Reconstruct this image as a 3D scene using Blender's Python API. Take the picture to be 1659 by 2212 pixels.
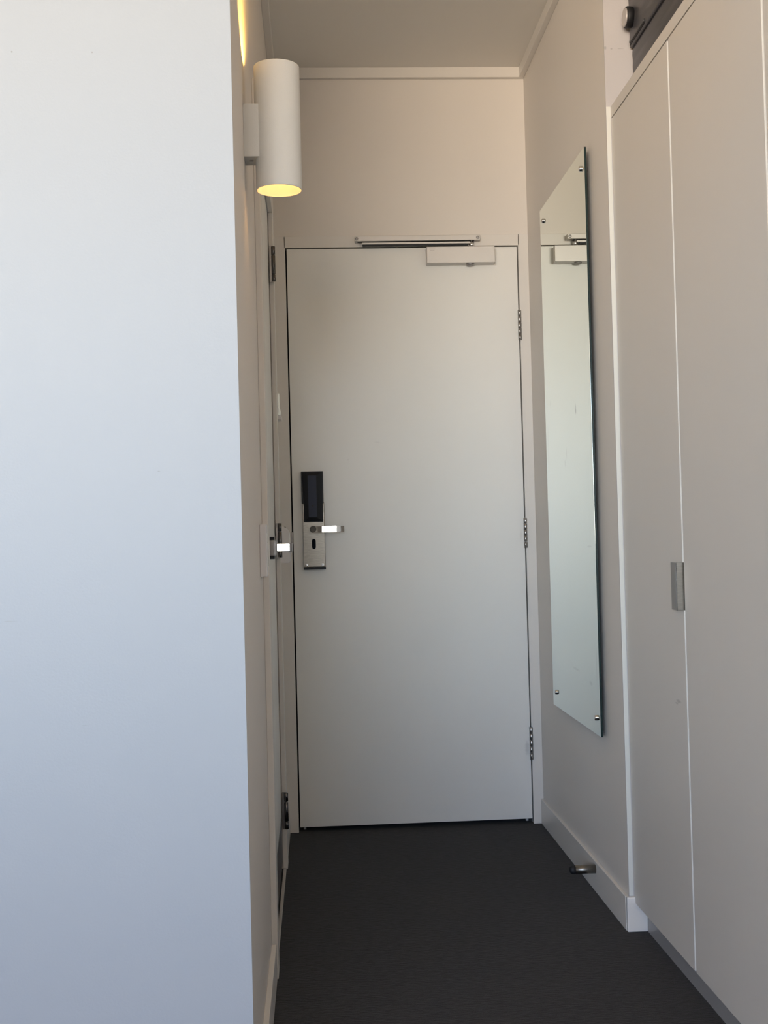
import bpy, bmesh, math, random
from mathutils import Vector, Matrix
random.seed(7)
for o in list(bpy.data.objects): bpy.data.objects.remove(o)
S = bpy.context.scene
PI = math.pi

# ------------------------------------------------------------------ camera
F_PX, YAW, PITCH, ROLL, CAM_Z = 2607.34, 0.05696, 0.019996, -0.025549, 1.0282
f = Vector((math.sin(YAW)*math.cos(PITCH), math.cos(YAW)*math.cos(PITCH), math.sin(PITCH)))
r = Vector((math.cos(YAW), -math.sin(YAW), 0)); u = r.cross(f)
r2 = math.cos(ROLL)*r + math.sin(ROLL)*u; u2 = -math.sin(ROLL)*r + math.cos(ROLL)*u
cd = bpy.data.cameras.new('camera'); cam = bpy.data.objects.new('camera', cd); S.collection.objects.link(cam)
M = Matrix((r2, u2, -f)).transposed().to_4x4(); M.translation = Vector((0, 0, CAM_Z)); cam.matrix_world = M
cd.sensor_fit = 'VERTICAL'; cd.sensor_height = 36; cd.sensor_width = 27; cd.lens = F_PX/2212*36; cd.clip_start = 0.02
S.camera = cam

# ------------------------------------------------------------------ light and exposure
S.view_settings.view_transform = 'Standard'; S.view_settings.look = 'None'
S.view_settings.exposure = -0.14; S.view_settings.gamma = 1.0; S.view_settings.use_curve_mapping = False
STRENGTH = 30.5
w = bpy.data.worlds.new('sky'); S.world = w; w.use_nodes = True
n = w.node_tree.nodes; l = w.node_tree.links; n.clear()
tc = n.new('ShaderNodeTexCoord'); sx = n.new('ShaderNodeSeparateXYZ'); cr = n.new('ShaderNodeValToRGB')
mp = n.new('ShaderNodeMapRange'); mp.inputs['From Min'].default_value = -1; mp.inputs['From Max'].default_value = 1
# sunlit pale ground, hazy bright horizon, bluer and darker towards the zenith
e = cr.color_ramp.elements
e[0].position = 0.0; e[0].color = (0.95, 0.84, 0.72, 1); e[1].position = 1.0; e[1].color = (0.10, 0.18, 0.36, 1)
for p_, c_ in ((0.46, (1.25, 1.0, 0.75)), (0.505, (1.05, 1.02, 0.97)), (0.525, (0.86, 0.98, 1.06)), (0.55, (0.47, 0.61, 0.78)), (0.58, (0.24, 0.35, 0.52)), (0.63, (0.13, 0.20, 0.37))):
    q = e.new(p_); q.color = (*c_, 1)
bg = n.new('ShaderNodeBackground'); bg.inputs['Strength'].default_value = STRENGTH; wo = n.new('ShaderNodeOutputWorld')
l.new(tc.outputs['Generated'], sx.inputs[0]); l.new(sx.outputs['Z'], mp.inputs['Value']); l.new(mp.outputs[0], cr.inputs[0])
l.new(cr.outputs[0], bg.inputs['Color']); l.new(bg.outputs[0], wo.inputs[0])
# the window behind the camera (daylight enters here; portal only guides sampling)
WX0, WX1, WZ0, WZ1, REAR = -4.7, -0.22, 0.90, 2.60, -5.0
pl = bpy.data.lights.new('window_portal', 'AREA'); pl.shape = 'RECTANGLE'; pl.size = WX1-WX0; pl.size_y = WZ1-WZ0
pl.cycles.is_portal = True
po = bpy.data.objects.new('window_portal', pl); S.collection.objects.link(po)
po.location = ((WX0+WX1)/2, REAR-0.02, (WZ0+WZ1)/2); po.rotation_euler = (PI/2, 0, 0)   # -Z points to +Y

# ------------------------------------------------------------------ materials
def nd(m, t): return m.node_tree.nodes.new(t)
def mat(name, col, rough=0.5, metal=0.0, bump=0.0, bscale=300, stretch=(1, 1, 1), var=0.0, vscale=3, spec=0.5, marks=(), bdist=0.001):
    """procedural principled material; marks = (x,y,z, rx,ry,rz, colour, strength) soft scuffs in world/object metres"""
    m = bpy.data.materials.new(name); m.use_nodes = True
    b = m.node_tree.nodes['Principled BSDF']; L = m.node_tree.links
    b.inputs['Base Color'].default_value = (*col, 1); b.inputs['Roughness'].default_value = rough
    b.inputs['Metallic'].default_value = metal; b.inputs['Specular IOR Level'].default_value = spec
    geo = nd(m, 'ShaderNodeNewGeometry'); pos = geo.outputs['Position']
    cur = None
    if var > 0:
        no = nd(m, 'ShaderNodeTexNoise'); no.inputs['Scale'].default_value = vscale; no.inputs['Detail'].default_value = 5
        mpn = nd(m, 'ShaderNodeMapping'); mpn.inputs['Scale'].default_value = stretch
        L.new(pos, mpn.inputs[0]); L.new(mpn.outputs[0], no.inputs['Vector'])
        rp = nd(m, 'ShaderNodeValToRGB')
        rp.color_ramp.elements[0].position = 0.3; rp.color_ramp.elements[1].position = 0.7
        rp.color_ramp.elements[0].color = (*[c*(1-var) for c in col], 1); rp.color_ramp.elements[1].color = (*[min(1, c*(1+var)) for c in col], 1)
        L.new(no.outputs[0], rp.inputs[0]); cur = rp.outputs[0]
    for (x, y, z, a, bb, c, mc, st) in marks:
        sub = nd(m, 'ShaderNodeVectorMath'); sub.operation = 'SUBTRACT'; sub.inputs[1].default_value = (x, y, z)
        dv = nd(m, 'ShaderNodeVectorMath'); dv.operation = 'DIVIDE'; dv.inputs[1].default_value = (a, bb, c)
        ln = nd(m, 'ShaderNodeVectorMath'); ln.operation = 'LENGTH'
        nz = nd(m, 'ShaderNodeTexNoise'); nz.inputs['Scale'].default_value = 120
        ad = nd(m, 'ShaderNodeMath'); ad.operation = 'ADD'
        mr = nd(m, 'ShaderNodeMapRange'); mr.inputs['From Min'].default_value = 1.5; mr.inputs['From Max'].default_value = 0.9
        mr.inputs['To Max'].default_value = st
        mx = nd(m, 'ShaderNodeMix'); mx.data_type = 'RGBA'
        L.new(pos, sub.inputs[0]); L.new(sub.outputs[0], dv.inputs[0]); L.new(dv.outputs[0], ln.inputs[0])
        L.new(pos, nz.inputs['Vector']); L.new(ln.outputs['Value'], ad.inputs[0]); L.new(nz.outputs[0], ad.inputs[1])
        L.new(ad.outputs[0], mr.inputs['Value']); L.new(mr.outputs[0], mx.inputs['Factor'])
        if cur is None: mx.inputs[6].default_value = (*col, 1)
        else: L.new(cur, mx.inputs[6])
        mx.inputs[7].default_value = (*mc, 1); cur = mx.outputs[2]
    if cur is not None: L.new(cur, b.inputs['Base Color'])
    if bump > 0:
        no = nd(m, 'ShaderNodeTexNoise'); no.inputs['Scale'].default_value = bscale; no.inputs['Detail'].default_value = 3
        mpn = nd(m, 'ShaderNodeMapping'); mpn.inputs['Scale'].default_value = stretch
        L.new(pos, mpn.inputs[0]); L.new(mpn.outputs[0], no.inputs['Vector'])
        bp = nd(m, 'ShaderNodeBump'); bp.inputs['Strength'].default_value = bump; bp.inputs['Distance'].default_value = bdist
        L.new(no.outputs[0], bp.inputs['Height']); L.new(bp.outputs[0], b.inputs['Normal'])
    return m
def emit(name, col, st):
    m = bpy.data.materials.new(name); m.use_nodes = True; m.node_tree.nodes.clear()
    e = nd(m, 'ShaderNodeEmission'); e.inputs[0].default_value = (*col, 1); e.inputs[1].default_value = st
    o = nd(m, 'ShaderNodeOutputMaterial'); m.node_tree.links.new(e.outputs[0], o.inputs[0]); return m

GREY = (0.25, 0.24, 0.24)
m_wall = mat('painted_plaster', (0.785, 0.745, 0.70), 0.55, bump=0.25, bscale=260, var=0.012, vscale=2, bdist=0.0006)
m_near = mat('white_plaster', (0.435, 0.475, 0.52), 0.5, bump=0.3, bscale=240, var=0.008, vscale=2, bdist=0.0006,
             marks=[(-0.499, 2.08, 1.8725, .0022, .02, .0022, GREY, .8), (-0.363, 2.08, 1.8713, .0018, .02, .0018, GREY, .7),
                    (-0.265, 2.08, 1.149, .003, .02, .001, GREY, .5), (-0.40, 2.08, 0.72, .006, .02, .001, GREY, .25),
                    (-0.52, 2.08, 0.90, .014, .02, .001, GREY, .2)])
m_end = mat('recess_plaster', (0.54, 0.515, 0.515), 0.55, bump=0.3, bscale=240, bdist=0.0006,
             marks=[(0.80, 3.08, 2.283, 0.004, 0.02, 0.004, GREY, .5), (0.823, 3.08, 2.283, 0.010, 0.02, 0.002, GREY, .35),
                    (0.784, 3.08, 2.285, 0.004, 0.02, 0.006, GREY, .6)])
m_ceil = mat('ceiling_paint', (0.84, 0.815, 0.77), 0.7, bump=0.15, bscale=200, bdist=0.0005)
m_trim = mat('trim_enamel', (0.79, 0.76, 0.72), 0.35, bump=0.1, bscale=90, bdist=0.0004, var=0.01)
m_door = mat('door_enamel', (0.86, 0.855, 0.825), 0.33, bump=0.22, bscale=170, bdist=0.0005, var=0.01,
             marks=[(0.728, 4.248, 0.265, .010, .05, .03, GREY, .25), (0.225, 4.248, 1.36, .012, .02, .002, GREY, .12),
                    (0.12, 4.248, 1.30, .006, .02, .003, GREY, .12), (0.727, 4.248, 1.02, .006, .03, .02, GREY, .12)])
m_ward = mat('wardrobe_laminate', (0.72, 0.69, 0.65), 0.42, bump=0.12, bscale=150, bdist=0.0004, var=0.01,
             marks=[(0.793, 2.64, 0.646, .02, .02, .005, (.3, .29, .28), .5), (0.793, 2.655, 0.640, .02, .012, .003, (.3, .29, .28), .5)])
m_wedge = mat('wardrobe_edge_band', (0.80, 0.78, 0.73), 0.4)
m_plinth = mat('plinth_laminate', (0.34, 0.335, 0.335), 0.35)
m_steel = mat('brushed_steel', (0.27, 0.245, 0.21), 0.34, 1.0, bump=0.25, bscale=400, stretch=(1, 1, 8), var=0.12, vscale=60, bdist=0.0002)
m_dsteel = mat('dull_steel', (0.36, 0.345, 0.335), 0.28, 1.0)
m_chrome = mat('polished_steel', (0.80, 0.80, 0.80), 0.10, 1.0)
m_alu = mat('silver_painted_metal', (0.60, 0.575, 0.55), 0.42, 0.35, bump=0.1, bscale=500, bdist=0.0002)
m_aludk = mat('grey_metal', (0.30, 0.29, 0.29), 0.4, 0.6)
m_black = mat('black_plastic', (0.010, 0.012, 0.016), 0.4, spec=0.3)
m_navy = mat('slate_panel', (0.026, 0.033, 0.058), 0.45, spec=.25)
m_rubber_gap = mat('black_rubber_gap_dark', (0.01, 0.01, 0.012), 0.6)  # rubber parts; its black also stands in for darkness in door gaps
m_plastic = mat('white_plastic', (0.80, 0.79, 0.80), 0.3)
m_bright = mat('glossy_white_plastic', (0.90, 0.92, 0.90), 0.12)
m_lamp = mat('textured_white_powder_coat', (0.70, 0.70, 0.675), 0.55, bump=0.6, bscale=700, bdist=0.0006)
m_lampin = mat('lamp_inside', (0.85, 0.83, 0.80), 0.5)
m_case = mat('charcoal_shell', (0.062, 0.062, 0.072), 0.38, bump=0.35, bscale=40, stretch=(1, .12, 1.6), var=0.18, vscale=40, bdist=0.002)
m_case2 = mat('charcoal_trim', (0.035, 0.035, 0.04), 0.35)
m_disc = mat('silver_disc', (0.55, 0.52, 0.50), 0.35, 0.3)
m_gloss = mat('reflective_white_enamel', (0.80, 0.84, 0.82), 0.07, 1.0)
m_glassedge = mat('green_glass_edge', (0.008, 0.022, 0.022), 0.12)
m_up = emit('lamp_up_glow', (1.0, 0.55, 0.10), 1900.0)
m_down = emit('lamp_down_glow', (1.0, 0.53, 0.16), 62.0)
# mirror with faint smudges
m_mirror = bpy.data.materials.new('mirror_silvering'); m_mirror.use_nodes = True
b = m_mirror.node_tree.nodes['Principled BSDF']; b.inputs['Metallic'].default_value = 1; b.inputs['Roughness'].default_value = 0.0
L = m_mirror.node_tree.links; g = nd(m_mirror, 'ShaderNodeNewGeometry')
col = None
for (y, z, ry, rz, st) in [(3.458, 1.3835, .006, .016, .65), (3.455, 1.375, .004, .008, .5), (3.60, 1.262, .004, .02, .28), (3.625, 1.235, .004, .012, .35), (3.58, 1.27, .004, .012, .2),
                           (3.83, 1.44, .004, .012, .2), (3.36, .60, .02, .006, .22), (3.33, .985, .03, .003, .2), (3.88, 1.30, .01, .08, .12), (3.285, .66, .008, .06, .2), (3.55, .62, .05, .004, .18)]:
    sub = nd(m_mirror, 'ShaderNodeVectorMath'); sub.operation = 'SUBTRACT'; sub.inputs[1].default_value = (.761, y, z)
    dv = nd(m_mirror, 'ShaderNodeVectorMath'); dv.operation = 'DIVIDE'; dv.inputs[1].default_value = (.05, ry, rz)
    ln = nd(m_mirror, 'ShaderNodeVectorMath'); ln.operation = 'LENGTH'
    mr = nd(m_mirror, 'ShaderNodeMapRange'); mr.inputs['From Min'].default_value = 1.2; mr.inputs['From Max'].default_value = 0.5; mr.inputs['To Max'].default_value = st
    mx = nd(m_mirror, 'ShaderNodeMix'); mx.data_type = 'RGBA'
    L.new(g.outputs['Position'], sub.inputs[0]); L.new(sub.outputs[0], dv.inputs[0]); L.new(dv.outputs[0], ln.inputs[0]); L.new(ln.outputs['Value'], mr.inputs['Value'])
    L.new(mr.outputs[0], mx.inputs['Factor'])
    if col is None: mx.inputs[6].default_value = (0.82, 0.885, 0.83, 1)
    else: L.new(col, mx.inputs[6])
    mx.inputs[7].default_value = (0.25, 0.27, 0.25, 1); col = mx.outputs[2]
L.new(col, b.inputs['Base Color'])
# carpet: charcoal, fine cross ribs
m_carpet = bpy.data.materials.new('charcoal_carpet'); m_carpet.use_nodes = True
b = m_carpet.node_tree.nodes['Principled BSDF']; b.inputs['Roughness'].default_value = 0.95; b.inputs['Specular IOR Level'].default_value = 0.15
b.inputs['Sheen Weight'].default_value = 0.15
L = m_carpet.node_tree.links; g = nd(m_carpet, 'ShaderNodeNewGeometry')
mpn = nd(m_carpet, 'ShaderNodeMapping'); mpn.inputs['Scale'].default_value = (26, 120, 1); L.new(g.outputs['Position'], mpn.inputs[0])
no = nd(m_carpet, 'ShaderNodeTexNoise'); no.inputs['Scale'].default_value = 1.6; no.inputs['Detail'].default_value = 6; L.new(mpn.outputs[0], no.inputs['Vector'])
rp = nd(m_carpet, 'ShaderNodeValToRGB'); rp.color_ramp.elements[0].position = .33; rp.color_ramp.elements[1].position = .72
rp.color_ramp.elements[0].color = (0.0115, 0.0118, 0.0135, 1); rp.color_ramp.elements[1].color = (0.030, 0.0302, 0.0345, 1)
L.new(no.outputs[0], rp.inputs[0])
n2 = nd(m_carpet, 'ShaderNodeTexNoise'); n2.inputs['Scale'].default_value = 450; L.new(g.outputs['Position'], n2.inputs['Vector'])
ad = nd(m_carpet, 'ShaderNodeMath'); ad.operation = 'MULTIPLY_ADD'; ad.inputs[1].default_value = .7
L.new(n2.outputs[0], ad.inputs[0]); L.new(no.outputs[0], ad.inputs[2])
bp = nd(m_carpet, 'ShaderNodeBump'); bp.inputs['Strength'].default_value = .9; bp.inputs['Distance'].default_value = .004
L.new(ad.outputs[0], bp.inputs['Height']); L.new(bp.outputs[0], b.inputs['Normal']); L.new(rp.outputs[0], b.inputs['Base Color'])

# ------------------------------------------------------------------ mesh helpers (all coordinates are world metres)
def box(bm, x0, x1, y0, y1, z0, z1):
    v = [bm.verts.new(p) for p in ((x0,y0,z0),(x1,y0,z0),(x1,y1,z0),(x0,y1,z0),(x0,y0,z1),(x1,y0,z1),(x1,y1,z1),(x0,y1,z1))]
    return [bm.faces.new([v[i] for i in q]) for q in ((3,2,1,0),(4,5,6,7),(0,1,5,4),(1,2,6,5),(2,3,7,6),(3,0,4,7))]
def lathe(bm, o, axis, prof, seg=32, cap=True):
    """prof = [(distance along axis, radius)]; revolved about axis through o"""
    ax = Vector(axis).normalized(); t = Vector((0,0,1)) if abs(ax.z) < .9 else Vector((1,0,0))
    a = ax.cross(t).normalized(); c = ax.cross(a); rings = []
    for d, rr in prof:
        rings.append([bm.verts.new(Vector(o)+ax*d+rr*(math.cos(k*2*PI/seg)*a+math.sin(k*2*PI/seg)*c)) for k in range(seg)])
    for i in range(len(rings)-1):
        for k in range(seg):
            q = bm.faces.new((rings[i][k], rings[i][(k+1)%seg], rings[i+1][(k+1)%seg], rings[i+1][k])); q.smooth = True
    if cap: bm.faces.new(rings[0][::-1]); bm.faces.new(rings[-1])
def prism(bm, pts, axis, a0, a1, smooth=False):
    """2-D outline extruded along axis (0,1,2); pts use the two other axes in order"""
    def P(p, a):
        q = list(p); q.insert(axis, a); return q
    A = [bm.verts.new(P(p, a0)) for p in pts]; B = [bm.verts.new(P(p, a1)) for p in pts]; k = len(pts)
    bm.faces.new(A); bm.faces.new(B[::-1])
    for i in range(k):
        q = bm.faces.new((A[i], B[i], B[(i+1)%k], A[(i+1)%k])); q.smooth = smooth
def obj(name, bm, m, parent=None, bevel=0.0, seg=2, origin=None):
    bmesh.ops.recalc_face_normals(bm, faces=bm.faces)
    vs = [v.co for v in bm.verts]; lo = [min(v[i] for v in vs) for i in range(3)]; hi = [max(v[i] for v in vs) for i in range(3)]
    og = Vector(origin) if origin else Vector(((lo[0]+hi[0])/2, (lo[1]+hi[1])/2, lo[2]))
    for v in bm.verts: v.co -= og
    me = bpy.data.meshes.new(name); bm.to_mesh(me); bm.free(); me.materials.append(m)
    o = bpy.data.objects.new(name, me); S.collection.objects.link(o)
    pw = wpos(parent) if parent else Vector()
    o.location = og - pw; o.parent = parent
    if bevel:
        bv = o.modifiers.new('bevel', 'BEVEL'); bv.width = bevel; bv.segments = seg; bv.limit_method = 'ANGLE'; bv.angle_limit = .6
    return o
def wpos(o):
    p = Vector()
    while o: p += o.location; o = o.parent
    return p
def bx(name, m, c, parent=None, bevel=0.0, seg=2):
    bm = bmesh.new(); box(bm, *c); return obj(name, bm, m, parent, bevel, seg)
def cyl(name, m, o, axis, prof, parent=None, seg=32, cap=True):
    bm = bmesh.new(); lathe(bm, o, axis, prof, seg, cap); return obj(name, bm, m, parent)
def st(o): o['kind'] = 'structure'; return o
def tag(o, label, cat=None, group=None):
    o['label'] = label
    if cat: o['category'] = cat
    if group: o['group'] = group
    return o
def empty(name, loc):
    o = bpy.data.objects.new(name, None); o.empty_display_size = .05; S.collection.objects.link(o); o.location = loc; return o
def copy_to(o, delta):
    c = o.copy(); S.collection.objects.link(c); c.location = o.location + Vector(delta)
    for ch in o.children:
        d = ch.copy(); S.collection.objects.link(d); d.parent = c
        for g_ in ch.children:
            e = g_.copy(); S.collection.objects.link(e); e.parent = d
    return c

# ------------------------------------------------------------------ the setting
XL, XR, YD, CEIL = -0.126, 0.781, 4.248, 2.687      # corridor left wall, right wall, entry door face, ceiling
YN, YE = 2.08, 3.0808                               # near wall face, end of the right wall
st(bx('floor', m_carpet, (-5.1, 1.6, REAR-.15, 4.9, -.08, 0)))
st(bx('ceiling', m_ceil, (-5.1, 1.6, REAR-.15, 4.9, CEIL, CEIL+.1)))
# near wall: its free vertical edge is slightly chipped
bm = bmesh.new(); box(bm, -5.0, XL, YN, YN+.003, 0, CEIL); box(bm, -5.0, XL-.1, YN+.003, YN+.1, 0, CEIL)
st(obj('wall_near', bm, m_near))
DL0, DL1, DH = 2.925, 3.795, 2.055                  # bathroom doorway in the left wall
bm = bmesh.new(); box(bm, XL-.1, XL, YN+.003, DL0, 0, CEIL); box(bm, XL-.1, XL, DL0, DL1, DH, CEIL); box(bm, XL-.1, XL, DL1, 4.9, 0, CEIL)
st(obj('wall_left', bm, m_wall))
st(bx('wall_bathroom', m_wall, (-1.3, -1.2, YN+.1, 4.9, 0, CEIL)))
# right wall and its end
bm = bmesh.new(); box(bm, XR, XR+.12, YE+.003, 4.9, 0, CEIL)
st(obj('wall_right', bm, m_wall))
bm = bmesh.new(); box(bm, XR, 1.5, YE, YE+.003, 0, CEIL); box(bm, XR+.12, 1.5, YE+.003, YE+.1, 0, CEIL)
st(obj('wall_end', bm, m_end))
st(bx('trim_7', mat('corner_bead', (0.70, 0.70, 0.655), 0.5), (XR+.0004, XR+.0116, YE-.0008, YE, .0886, 2.130)))
st(bx('wall_recess', m_wall, (1.42, 1.52, REAR, YE, 0, CEIL)))
# door wall with opening
FX0, FX1, FZ = -0.0835, 0.7445, 2.0525
bm = bmesh.new(); box(bm, XL, XR, YD+.002, YD+.12, 2.0925, CEIL)
st(obj('wall_back', bm, m_wall))
st(bx('wall_hallway', m_wall, (-1.3, 1.5, 4.82, 4.9, 0, CEIL)))
# room behind the camera
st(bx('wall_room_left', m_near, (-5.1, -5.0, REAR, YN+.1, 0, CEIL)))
bm = bmesh.new(); box(bm, -5.1, WX0, REAR-.12, REAR, 0, CEIL); box(bm, WX1, 1.52, REAR-.12, REAR, 0, CEIL)
box(bm, WX0, WX1, REAR-.12, REAR, 0, WZ0); box(bm, WX0, WX1, REAR-.12, REAR, WZ1, CEIL)
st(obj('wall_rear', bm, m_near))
bm = bmesh.new()
for x in (WX0, (WX0+WX1)/2-.02, WX1-.04): box(bm, x, x+.04, REAR-.09, REAR-.04, WZ0, WZ1)
for z in (WZ0, WZ1-.04): box(bm, WX0, WX1, REAR-.09, REAR-.04, z, z+.04)
st(obj('window_1', bm, m_trim))

# cornices (square battens, shadow line below comes from their depth)
for nm, c in (('trim_1', (XL, XR, YD-.018, YD+.002, 2.650, CEIL)), ('trim_2', (XR-.019, XR, YE, YD-.018, 2.650, CEIL)), ('trim_3', (XL, XL+.022, YN+.1, YD-.018, 2.650, CEIL))):
    st(bx(nm, m_trim, c, None, .0015))
# skirtings
st(bx('baseboard_left', m_trim, (XL, XL+.0115, YN+.002, 2.845, 0, .083), None, .0012))
st(bx('baseboard_corner', m_trim, (XL, XL+.0125, 3.872, YD, 0, .083), None, .0012))
bm = bmesh.new()
box(bm, XR-.010, XR, YE, YD-.001, 0, .0875)
o = st(obj('baseboard_right', bm, m_trim, None, .0015))
bx('end_return', m_trim, (XR-.0092, .8255, YE-.014, YE, 0, .0885), o, .003, 3)
# entry door frame
fr = st(bx('trim_4', m_trim, (FX0-.004, FX1+.004, YD, YD+.1, FZ, 2.0925), None, .001))
bx('jamb', m_trim, (XL, FX0, YD, YD+.1, 0, 2.0925), fr, .001)
bx('jamb', m_trim, (FX1, XR, YD, YD+.1, 0, 2.0925), fr, .001)
bm = bmesh.new(); box(bm, FX0-.002, FX0+.014, YD+.044, YD+.06, 0, FZ); box(bm, FX1-.014, FX1+.002, YD+.044, YD+.06, 0, FZ); box(bm, FX0, FX1, YD+.044, YD+.06, FZ-.014, FZ+.002)
obj('door_stop_bead', bm, m_rubber_gap, fr)
bx('strike_plate', m_dsteel, (FX0-.004, FX0+.004, YD-.0015, YD+.02, 1.008, 1.05), fr, .001)
# bathroom architrave: three boards
aw, at_ = .068, .0145
ar = st(bx('trim_5', m_trim, (XL, XL+at_, DL0-aw-.005, DL1+aw+.005, DH, DH+aw), None, .0015))
bx('architrave_leg', m_trim, (XL, XL+at_, DL0-aw-.005, DL0+.004, 0, DH), ar, .0015)
bx('architrave_leg', m_trim, (XL, XL+at_, DL1-.004, DL1+aw+.005, 0, DH), ar, .0015)
st(bx('trim_6', m_alu, (XL+.001, XL+.010, DL0+.004, DL1-.004, 0, .0045), None, .001))     # threshold strip

# ------------------------------------------------------------------ hinges
def hinge(parent, c, axis_plate, z0, z1, nk, rad, gap=.0009, km=None):
    """c=(x,y) of the pin; knuckles are sub-parts"""
    if axis_plate == 'x': h = bx('hinge', m_dsteel, (c[0]-.006, c[0]+.006, c[1]+.001, c[1]+.02, z0, z1), parent)
    else: h = bx('hinge', m_dsteel, (c[0]-.012, c[0]-.001, c[1]+.001, c[1]+.008, z0, z1), parent)
    hh = (z1-z0)
    sp = [hh/nk]*nk if nk == 5 else [hh*.21, hh*.54, hh*.25]
    z = z0
    for s in sp:
        cyl('knuckle', km or m_steelh, (c[0], c[1], z+gap), (0,0,1), [(0, rad*.86), (.0008, rad), (s-2*gap-.0008, rad), (s-2*gap, rad*.86)], h, 20)
        z += s
    return h
m_steelh = mat('hinge_steel', (0.36, 0.35, 0.34), 0.3, 1.0)

# ------------------------------------------------------------------ entry door
LX0, LX1, LZ0, LZ1 = -.0785, .7400, .0185, 2.0478
d1 = st(bx('door_1', m_door, (LX0, LX1, YD+.0005, YD+.0405, LZ0, LZ1), None, .001))
d1['label'] = 'white painted flush entry door at the end of the corridor'
for z0, z1 in ((1.7125, 1.8205), (.974, 1.0805), (.226, .341)):
    hinge(d1, (.7425, YD-.0045), 'x', z0, z1, 5, .0062)
for x in (-.0625, .722): bx('seal_end', m_alu, (x-.0045, x+.0045, YD+.008, YD+.018, .009, LZ0), d1, .001)
# electronic lock
lk = tag(bx('lock_plate', m_steel, (-.0440, .0320, YD-.020, YD, .9265, 1.152), d1, .0015), 'brushed steel lock plate with black card reader above')
bm = bmesh.new()    # black reader: bevelled picture-frame housing
fy, hx0, hx1, hz0, hz1 = YD-.024, -.0465, .0300, 1.0835, 1.2615
o4 = [(hx0, hz0), (hx1, hz0), (hx1, hz1), (hx0, hz1)]
out = [(-.0400, hz0), (.0272, hz0), (.0272, 1.1490), (hx1, 1.1490), (hx1, hz1), (hx0, hz1), (hx0, 1.1490), (-.0400, 1.1490)]
prism(bm, out, 1, fy, YD)
obj('reader_housing', bm, m_black, lk, .0012)
bm = bmesh.new()    # raised pyramid frustum on the housing
A = [(-.0378, 1.0865), (.0252, 1.0865), (.0268, 1.2575), (-.0432, 1.2575)]; B = [(-.0232, 1.1000), (.0068, 1.1000), (.0068, 1.2465), (-.0240, 1.2465)]
va = [bm.verts.new((p[0], fy, p[1])) for p in A]; vb = [bm.verts.new((p[0], fy-.007, p[1])) for p in B]
for i in range(4): bm.faces.new((va[i], va[(i+1)%4], vb[(i+1)%4], vb[i]))
bm.faces.new(vb); bm.faces.new(va[::-1])
obj('reader_bezel', bm, m_black, lk)
bx('reader_panel', m_navy, (-.0228, .0062, fy-.0085, fy-.0065, 1.1010, 1.2460), lk, .0006)
cyl('reader_lens', m_rubber_gap, (-.0075, fy-.0095, 1.1405), (0,1,0), [(0, .0026), (.002, .003)], lk, 16)
bx('base_trim', m_black, (-.0448, .0328, YD-.021, YD, .9175, .9262), lk, .0005)
for x in (-.0335, .0222): 
    s_ = cyl('lock_screw', m_chrome, (x, YD-.0205, .9345), (0,-1,0), [(0, .0052), (.0008, .0052), (.0014, .0040)], lk, 20)
for x in (-.0335, .0222): cyl('screw_socket', m_black, (x, YD-.0222, .9345), (0,1,0), [(0, .0016), (.0008, .0016)], lk, 8)
bm = bmesh.new(); pts = []
for k in range(13): a = PI*k/12; pts.append((-.0072+.0068*math.cos(a), 1.0180+.0068*math.sin(a)))
for k in range(13): a = PI+PI*k/12; pts.append((-.0072+.0068*math.cos(a), .9965+.0068*math.sin(a)))
prism(bm, pts, 1, YD-.0208, YD-.0198); obj('keyhole', bm, mat('keyhole_dark', (0.006, 0.008, 0.012), 0.8, spec=0.05), lk)
m_darkhinge = mat('dark_hinge_steel', (0.13, 0.12, 0.115), 0.16, 1.0)
m_boss = mat('dull_boss', (0.10, 0.095, 0.085), 0.55, 0.8)
m_levers = mat('satin_steel', (0.55, 0.53, 0.50), 0.12, 1.0)
# lever: rose boss plus flat bar, bowed outwards
bm = bmesh.new(); lathe(bm, (-.0085, YD-.020, 1.0585), (0,-1,0), [(0,.0115),(.030,.0115),(.034,.0105)], 28)
obj('lever_boss', bm, m_boss, lk)
bm = bmesh.new(); secs = []
path = [(-.012, .046), (.008, .0500), (.0215, .0550), (.0225, .0552), (.072, .0571), (.073, .0570), (.086, .0535), (.0965, .046)]
for i, (x, dy) in enumerate(path):
    x1, d1_ = path[min(i+1, len(path)-1)]; x0, d0_ = path[max(i-1, 0)]
    tx, ty = x1-x0, -(d1_-d0_); ln_ = math.hypot(tx, ty); nx, ny = -ty/ln_, tx/ln_   # thickness direction
    hz = .0105 if i < 6 else .0098
    secs.append([bm.verts.new((x+s*nx*.0035, YD-dy+s*ny*.0035, 1.0575+t*hz)) for s, t in ((-1,-1),(1,-1),(1,1),(-1,1))])
for i in range(len(secs)-1):
    for k in range(4): bm.faces.new((secs[i][k], secs[i][(k+1)%4], secs[i+1][(k+1)%4], secs[i+1][k]))
bm.faces.new(secs[0][::-1]); bm.faces.new(secs[-1])
tag(obj('lever', bm, m_levers, lk, .0012), 'bowed steel lever handle')
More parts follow.
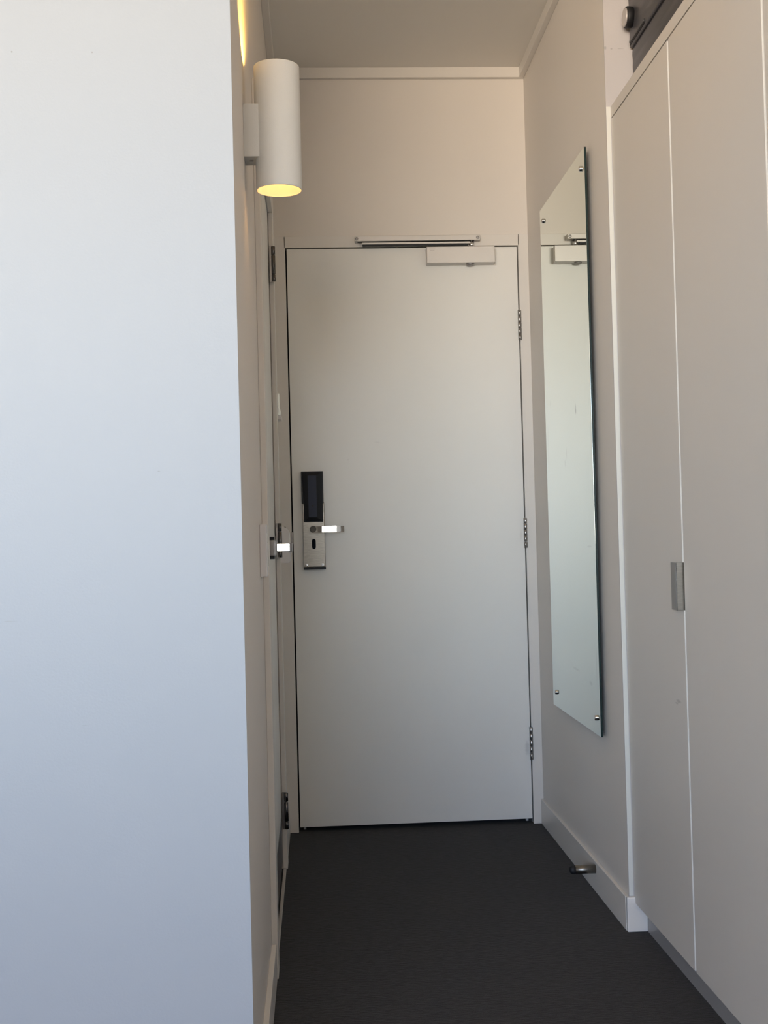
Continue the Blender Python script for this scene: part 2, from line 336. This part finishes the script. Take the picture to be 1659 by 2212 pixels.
# door closer
cl = tag(bx('door_closer', m_alu, (.4135, .6545, 4.205, YD, 1.9832, 2.0408), d1, .0012), 'silver box-shaped door closer with sliding arm')
cyl('valve_cap', m_aludk, (.568, 4.226, 1.9834), (0,0,-1), [(0,.014),(.004,.014),(.0065,.009)], cl, 24)
bx('maker_badge', m_aludk, (.4225, .443, 4.2046, 4.2052, 2.0315, 2.0330), cl)
bx('maker_badge', m_aludk, (.425, .441, 4.2046, 4.2052, 2.0268, 2.0278), cl)
rail = bx('guide_rail', m_alu, (.1620, .6055, 4.215, YD+.001, 2.0655, 2.0835), cl, .0012)
bx('rail_slot', m_black, (.172, .585, 4.221, 4.239, 2.0648, 2.0658), cl)
for x in (.1685, .5965): cyl('rail_screw', m_aludk, (x, 4.2153, 2.0742), (0,-1,0), [(0,.0056),(.0012,.0056),(.0016,.003)], cl, 16)
arm = bx('closer_arm', m_alu, (.1875, .578, 4.222, 4.239, 2.0555, 2.0625), cl, .0008)
bx('arm_spine', m_black, (.190, .562, 4.2235, 4.237, 2.0500, 2.0556), cl, .0008)
cyl('arm_pivot', m_chrome, (.5755, 4.229, 2.0400), (0,0,1), [(0,.0085),(.0255,.0085)], cl, 24)

# ------------------------------------------------------------------ bathroom door
d2 = st(bx('door_2', m_door, (XL-.042, XL-.0015, DL0+.008, DL1-.022, .026, DH-.006), None, .001))
d2['label'] = 'closed white side door in the left wall, seen almost edge on'
bx('doorway_dark_sheet', m_rubber_gap, (XL-.07, XL-.046, DL0, DL1, 0, DH), ar)  # black sheet filling the doorway, stands in for the dark behind the leaf
bx('sill_shade_strip', m_rubber_gap, (XL-.046, XL+.0008, DL0+.004, DL1-.004, 0, .002), ar)  # added black strip, paints the shade under the leaf
m_kick = mat('kick_plate_steel', (0.34, 0.34, 0.34), 0.35, 1.0)
bx('kick_plate', m_kick, (XL-.0017, XL-.0005, DL0+.03, DL1-.03, .028, .165), d2)
for z0, z1 in ((1.832, 1.944), (.969, 1.077), (.128, .241)):
    hinge(d2, (-.1115, 3.772), 'y', z0, z1, 3, .0064, km=m_darkhinge)
HZ = 1.0055
rs = bx('rose', m_black, (XL-.0015, -.1025, 2.990, 3.045, HZ-.027, HZ+.028), d2, .001)
tag(rs, 'square black rose with grey steel cover')
bm = bmesh.new(); prism(bm, [(-.1160, HZ-.019), (-.1010, HZ-.019), (-.0985, HZ-.010), (-.0985, HZ+.012), (-.1015, HZ+.020), (-.1160, HZ+.020)], 1, 2.986, 3.05)
obj('rose_cover', bm, m_dsteel, rs, .001)
bm = bmesh.new(); box(bm, -.0985, -.064, 3.008, 3.016, HZ-.010, HZ+.0115); obj('lever', bm, m_chrome, rs, .002)
bm = bmesh.new(); prism(bm, [(-.066, 3.008), (-.060, 3.012), (-.0585, 3.018), (-.0595, 3.115), (-.066, 3.115), (-.067, 3.016)], 2, HZ-.0105, HZ+.0115)
obj('lever_grip', bm, m_dsteel, rs, .001)

# ------------------------------------------------------------------ small fittings on the left wall
sw = tag(bx('light_switch', m_plastic, (XL, -.1105, 2.715, 2.787, .9435, 1.0615), None, .0025, 3), 'tall white double switch plate on the left wall just before the side door frame', 'light switch')
for z in (.966, 1.020): bx('rocker', m_bright, (-.1115, -.1085, 2.742, 2.762, z, z+.022), sw, .001)
bm = bmesh.new(); prism(bm, [(XL, .948), (-.090, .948), (-.0855, .954), (-.0855, 1.046), (-.092, 1.060), (-.104, 1.067), (XL, 1.067)], 1, 3.955, 4.035)
kc = tag(obj('key_card_holder', bm, m_plastic, None, .002), 'white key card holder on the left wall between side door and entry door', 'card holder')
bx('card_slot', m_black, (-.116, -.0985, 3.99, 3.993, 1.064, 1.0672), kc)
bm = bmesh.new(); prism(bm, [(XL, 1.426), (-.1010, 1.426), (-.1015, 1.436), (-.1055, 1.450), (-.1055, 1.496), (XL, 1.503)], 1, 3.895, 3.96)
th = tag(obj('thermostat', bm, m_gloss, None, .001), 'small glossy white wall controller above the key card holder', 'thermostat')
bx('back_box', m_plastic, (XL, -.1015, 3.893, 3.965, 1.4125, 1.4265), th)

# ------------------------------------------------------------------ wall lamp
lx, ly, lz0, lz1, lr = -.0572, 2.458, 1.7385, 1.9925, .0468
wl = empty('wall_lamp', (XL, ly, 1.80)); tag(wl, 'white cylindrical up and down wall light mounted on the left wall', 'wall lamp')
mb = bx('mounting_box', m_lamp, (XL, -.0925, 2.430, 2.490, 1.8005, 1.9085), wl, .0012)
cyl('box_screw', m_dsteel, (-.112, 2.458, 1.8010), (0,0,-1), [(0,.0042),(.001,.0042),(.0015,.0025)], mb, 16)
bm = bmesh.new(); hh = lz1-lz0
lathe(bm, (lx, ly, lz0), (0,0,1), [(0, lr-.0018), (.0006, lr-.0002), (.0014, lr), (hh-.0014, lr), (hh-.0006, lr-.0002), (hh, lr-.0018), (hh-.0320, lr-.0018), (hh-.0325, .0)], 72, False)
tag(obj('lamp_shade', bm, m_lamp, wl), 'textured white metal tube')
bm = bmesh.new(); lathe(bm, (lx, ly, lz0+.0002), (0,0,1), [(0, lr-.0019), (.088, lr-.0019), (.0885, .0)], 72, False)
obj('reflector', bm, m_lampin, wl)
cyl('lamp_disc', m_up, (lx, ly, lz1-.0315), (0,0,1), [(0,.012),(.002,.012)], wl, 24)
cyl('lamp_disc', m_down, (lx, ly, lz0+.086), (0,0,-1), [(0,.014),(.006,.014)], wl, 24)

# ------------------------------------------------------------------ mirror
MX, MY0, MY1, MZ0, MZ1 = .7612, 3.2592, 3.9129, .4659, 2.0838
mi = empty('mirror', (.781, (MY0+MY1)/2, MZ0)); tag(mi, 'tall frameless mirror on four steel standoffs on the right wall', 'mirror')
bx('glass_edge', m_glassedge, (MX+.0004, MX+.0062, MY0, MY1, MZ0, MZ1), mi)
bm = bmesh.new(); box(bm, MX, MX+.0004, MY0+.0004, MY1-.0004, MZ0+.0004, MZ1-.0004)
tag(obj('mirror_glass', bm, m_mirror, mi), 'smudged reflecting face')
for y in (3.3015, 3.8545):
    for z in (.5130, 2.0355):
        s_ = cyl('standoff', m_chrome, (MX, y, z), (-1,0,0), [(-.0195,.006),(-.0063,.006),(-.0062,.0085),(0,.0080),(.0042,.0080),(.0062,.0068),(.0070,.0040)], mi, 28)

# ------------------------------------------------------------------ wardrobe
WX, ZB, ZT = .7932, .0735, 2.0966
wa = empty('wardrobe', (1.0, 2.3, 0)); tag(wa, 'built-in beige wardrobe with tall flush doors on the right', 'wardrobe')
WY0 = 1.0
bx('carcass', m_ward, (WX+.0195, 1.415, WY0, YE-.002, ZB+.001, 2.115), wa)
bx('top_rail', m_ward, (WX, 1.415, WY0, YE-.001, ZT+.004, 2.1305), wa, .0008)
bx('plinth', m_plinth, (.8239, .838, WY0, YE-.0165, 0, ZB), wa)
ed = [(2.581, 3.0765), (2.035, 2.571), (1.5, 2.025), (WY0, 1.49)]
for i, (y0, y1) in enumerate(ed):
    dr = bx('wardrobe_door', m_ward, (WX, WX+.018, y0, y1, ZB, ZT), wa, .0006)
    bx('edge_band', m_wedge, (WX+.0004, WX+.0175, y0-.0008, y0, ZB+.001, ZT-.001), dr)
    if i == 0:
        hd = bx('door_handle', m_steel, (WX-.0165, WX+.002, y0-.0026, y0-.0008, .851, .955), dr, .0004)
        bx('grip_lip', m_dsteel, (WX-.0165, WX-.0145, y0-.0026, y0+.034, .851, .955), hd, .0004)
        tag(hd, 'stainless edge pull with folded lip')
    if i == 2:
        hd = bx('door_handle', m_steel, (WX-.0165, WX+.002, y0-.0026, y0-.0008, .851, .955), dr, .0004)
        bx('grip_lip', m_dsteel, (WX-.0165, WX-.0145, y0-.0026, y0+.034, .851, .955), hd, .0004)
bx('door_gap_shade_sheet', m_rubber_gap, (WX+.0185, WX+.0194, WY0, YE-.003, ZB+.002, 2.1000), wa)  # black sheet behind the doors, shade of the gaps put in as colour

# ------------------------------------------------------------------ suitcase on the wardrobe
sc = empty('suitcase', (1.0, 2.6, 2.1305)); tag(sc, 'charcoal ribbed hard-shell case lying on top of the wardrobe', 'suitcase')
bm = bmesh.new()
def shell(bm, z0, z1, y0, y1, x0, x1, ribs, cut):
    # ribbed long face towards -x, extruded ribs along y
    pts = []; nz = ribs*6
    for k in range(nz+1):
        z = z0+(z1-z0)*k/nz; t = .5-.5*math.cos(2*PI*k/6)
        pts.append((x0-.0008*t, z))
    prism(bm, [(x1, z0)]+pts+[(x1, z1)], 1, y0, y1, False)
shell(bm, 2.150, 2.2755, 2.30, 3.068, .851, 1.20, 4, 0)
obj('lower_shell', bm, m_case, sc, .004)
bm = bmesh.new(); shell(bm, 2.2785, 2.62, 2.30, 3.072, .8455, 1.20, 9, 0); obj('upper_shell', bm, m_case, sc, .004)
bx('zip_seam', m_case2, (.8535, 1.19, 2.31, 3.060, 2.274, 2.280), sc)
bm = bmesh.new(); box(bm, .8415, .847, 2.925, 3.062, 2.2880, 2.2955); obj('carry_handle', bm, m_case2, sc, .002)
bx('handle_recess', m_rubber_gap, (.8440, .8456, 2.925, 3.062, 2.2835, 2.2875), sc)
for y in (3.052, 2.36):
    cyl('foot', m_case2, (.862, y, 2.145), (0,0,1), [(-.0145,.010),(-.010,.014),(.02,.014),(.026,.010)], sc, 20)
wh = cyl('wheel', m_rubber_gap, (.8455, 3.040, 2.3475), (-1,0,0), [(0,.026),(.014,.027),(.0175,.0255)], sc, 32)
cyl('wheel_cap', m_disc, (.8282, 3.040, 2.3475), (-1,0,0), [(0,.0235),(.003,.0235),(.004,.021)], wh, 32)

# ------------------------------------------------------------------ door stop on the skirting
ds = tag(cyl('door_stop', m_steel, (XR-.010, 3.417, .0665), (-1,0,0), [(0,.0125),(.058,.0125),(.0582,.0118)], None, 32), 'round steel door stop with black rubber tip on the right skirting', 'door stop')
cyl('rubber_tip', m_rubber_gap, (XR-.0682, 3.417, .0665), (-1,0,0), [(0,.0124),(.009,.0124),(.014,.0095),(.0155,.006)], ds, 32)
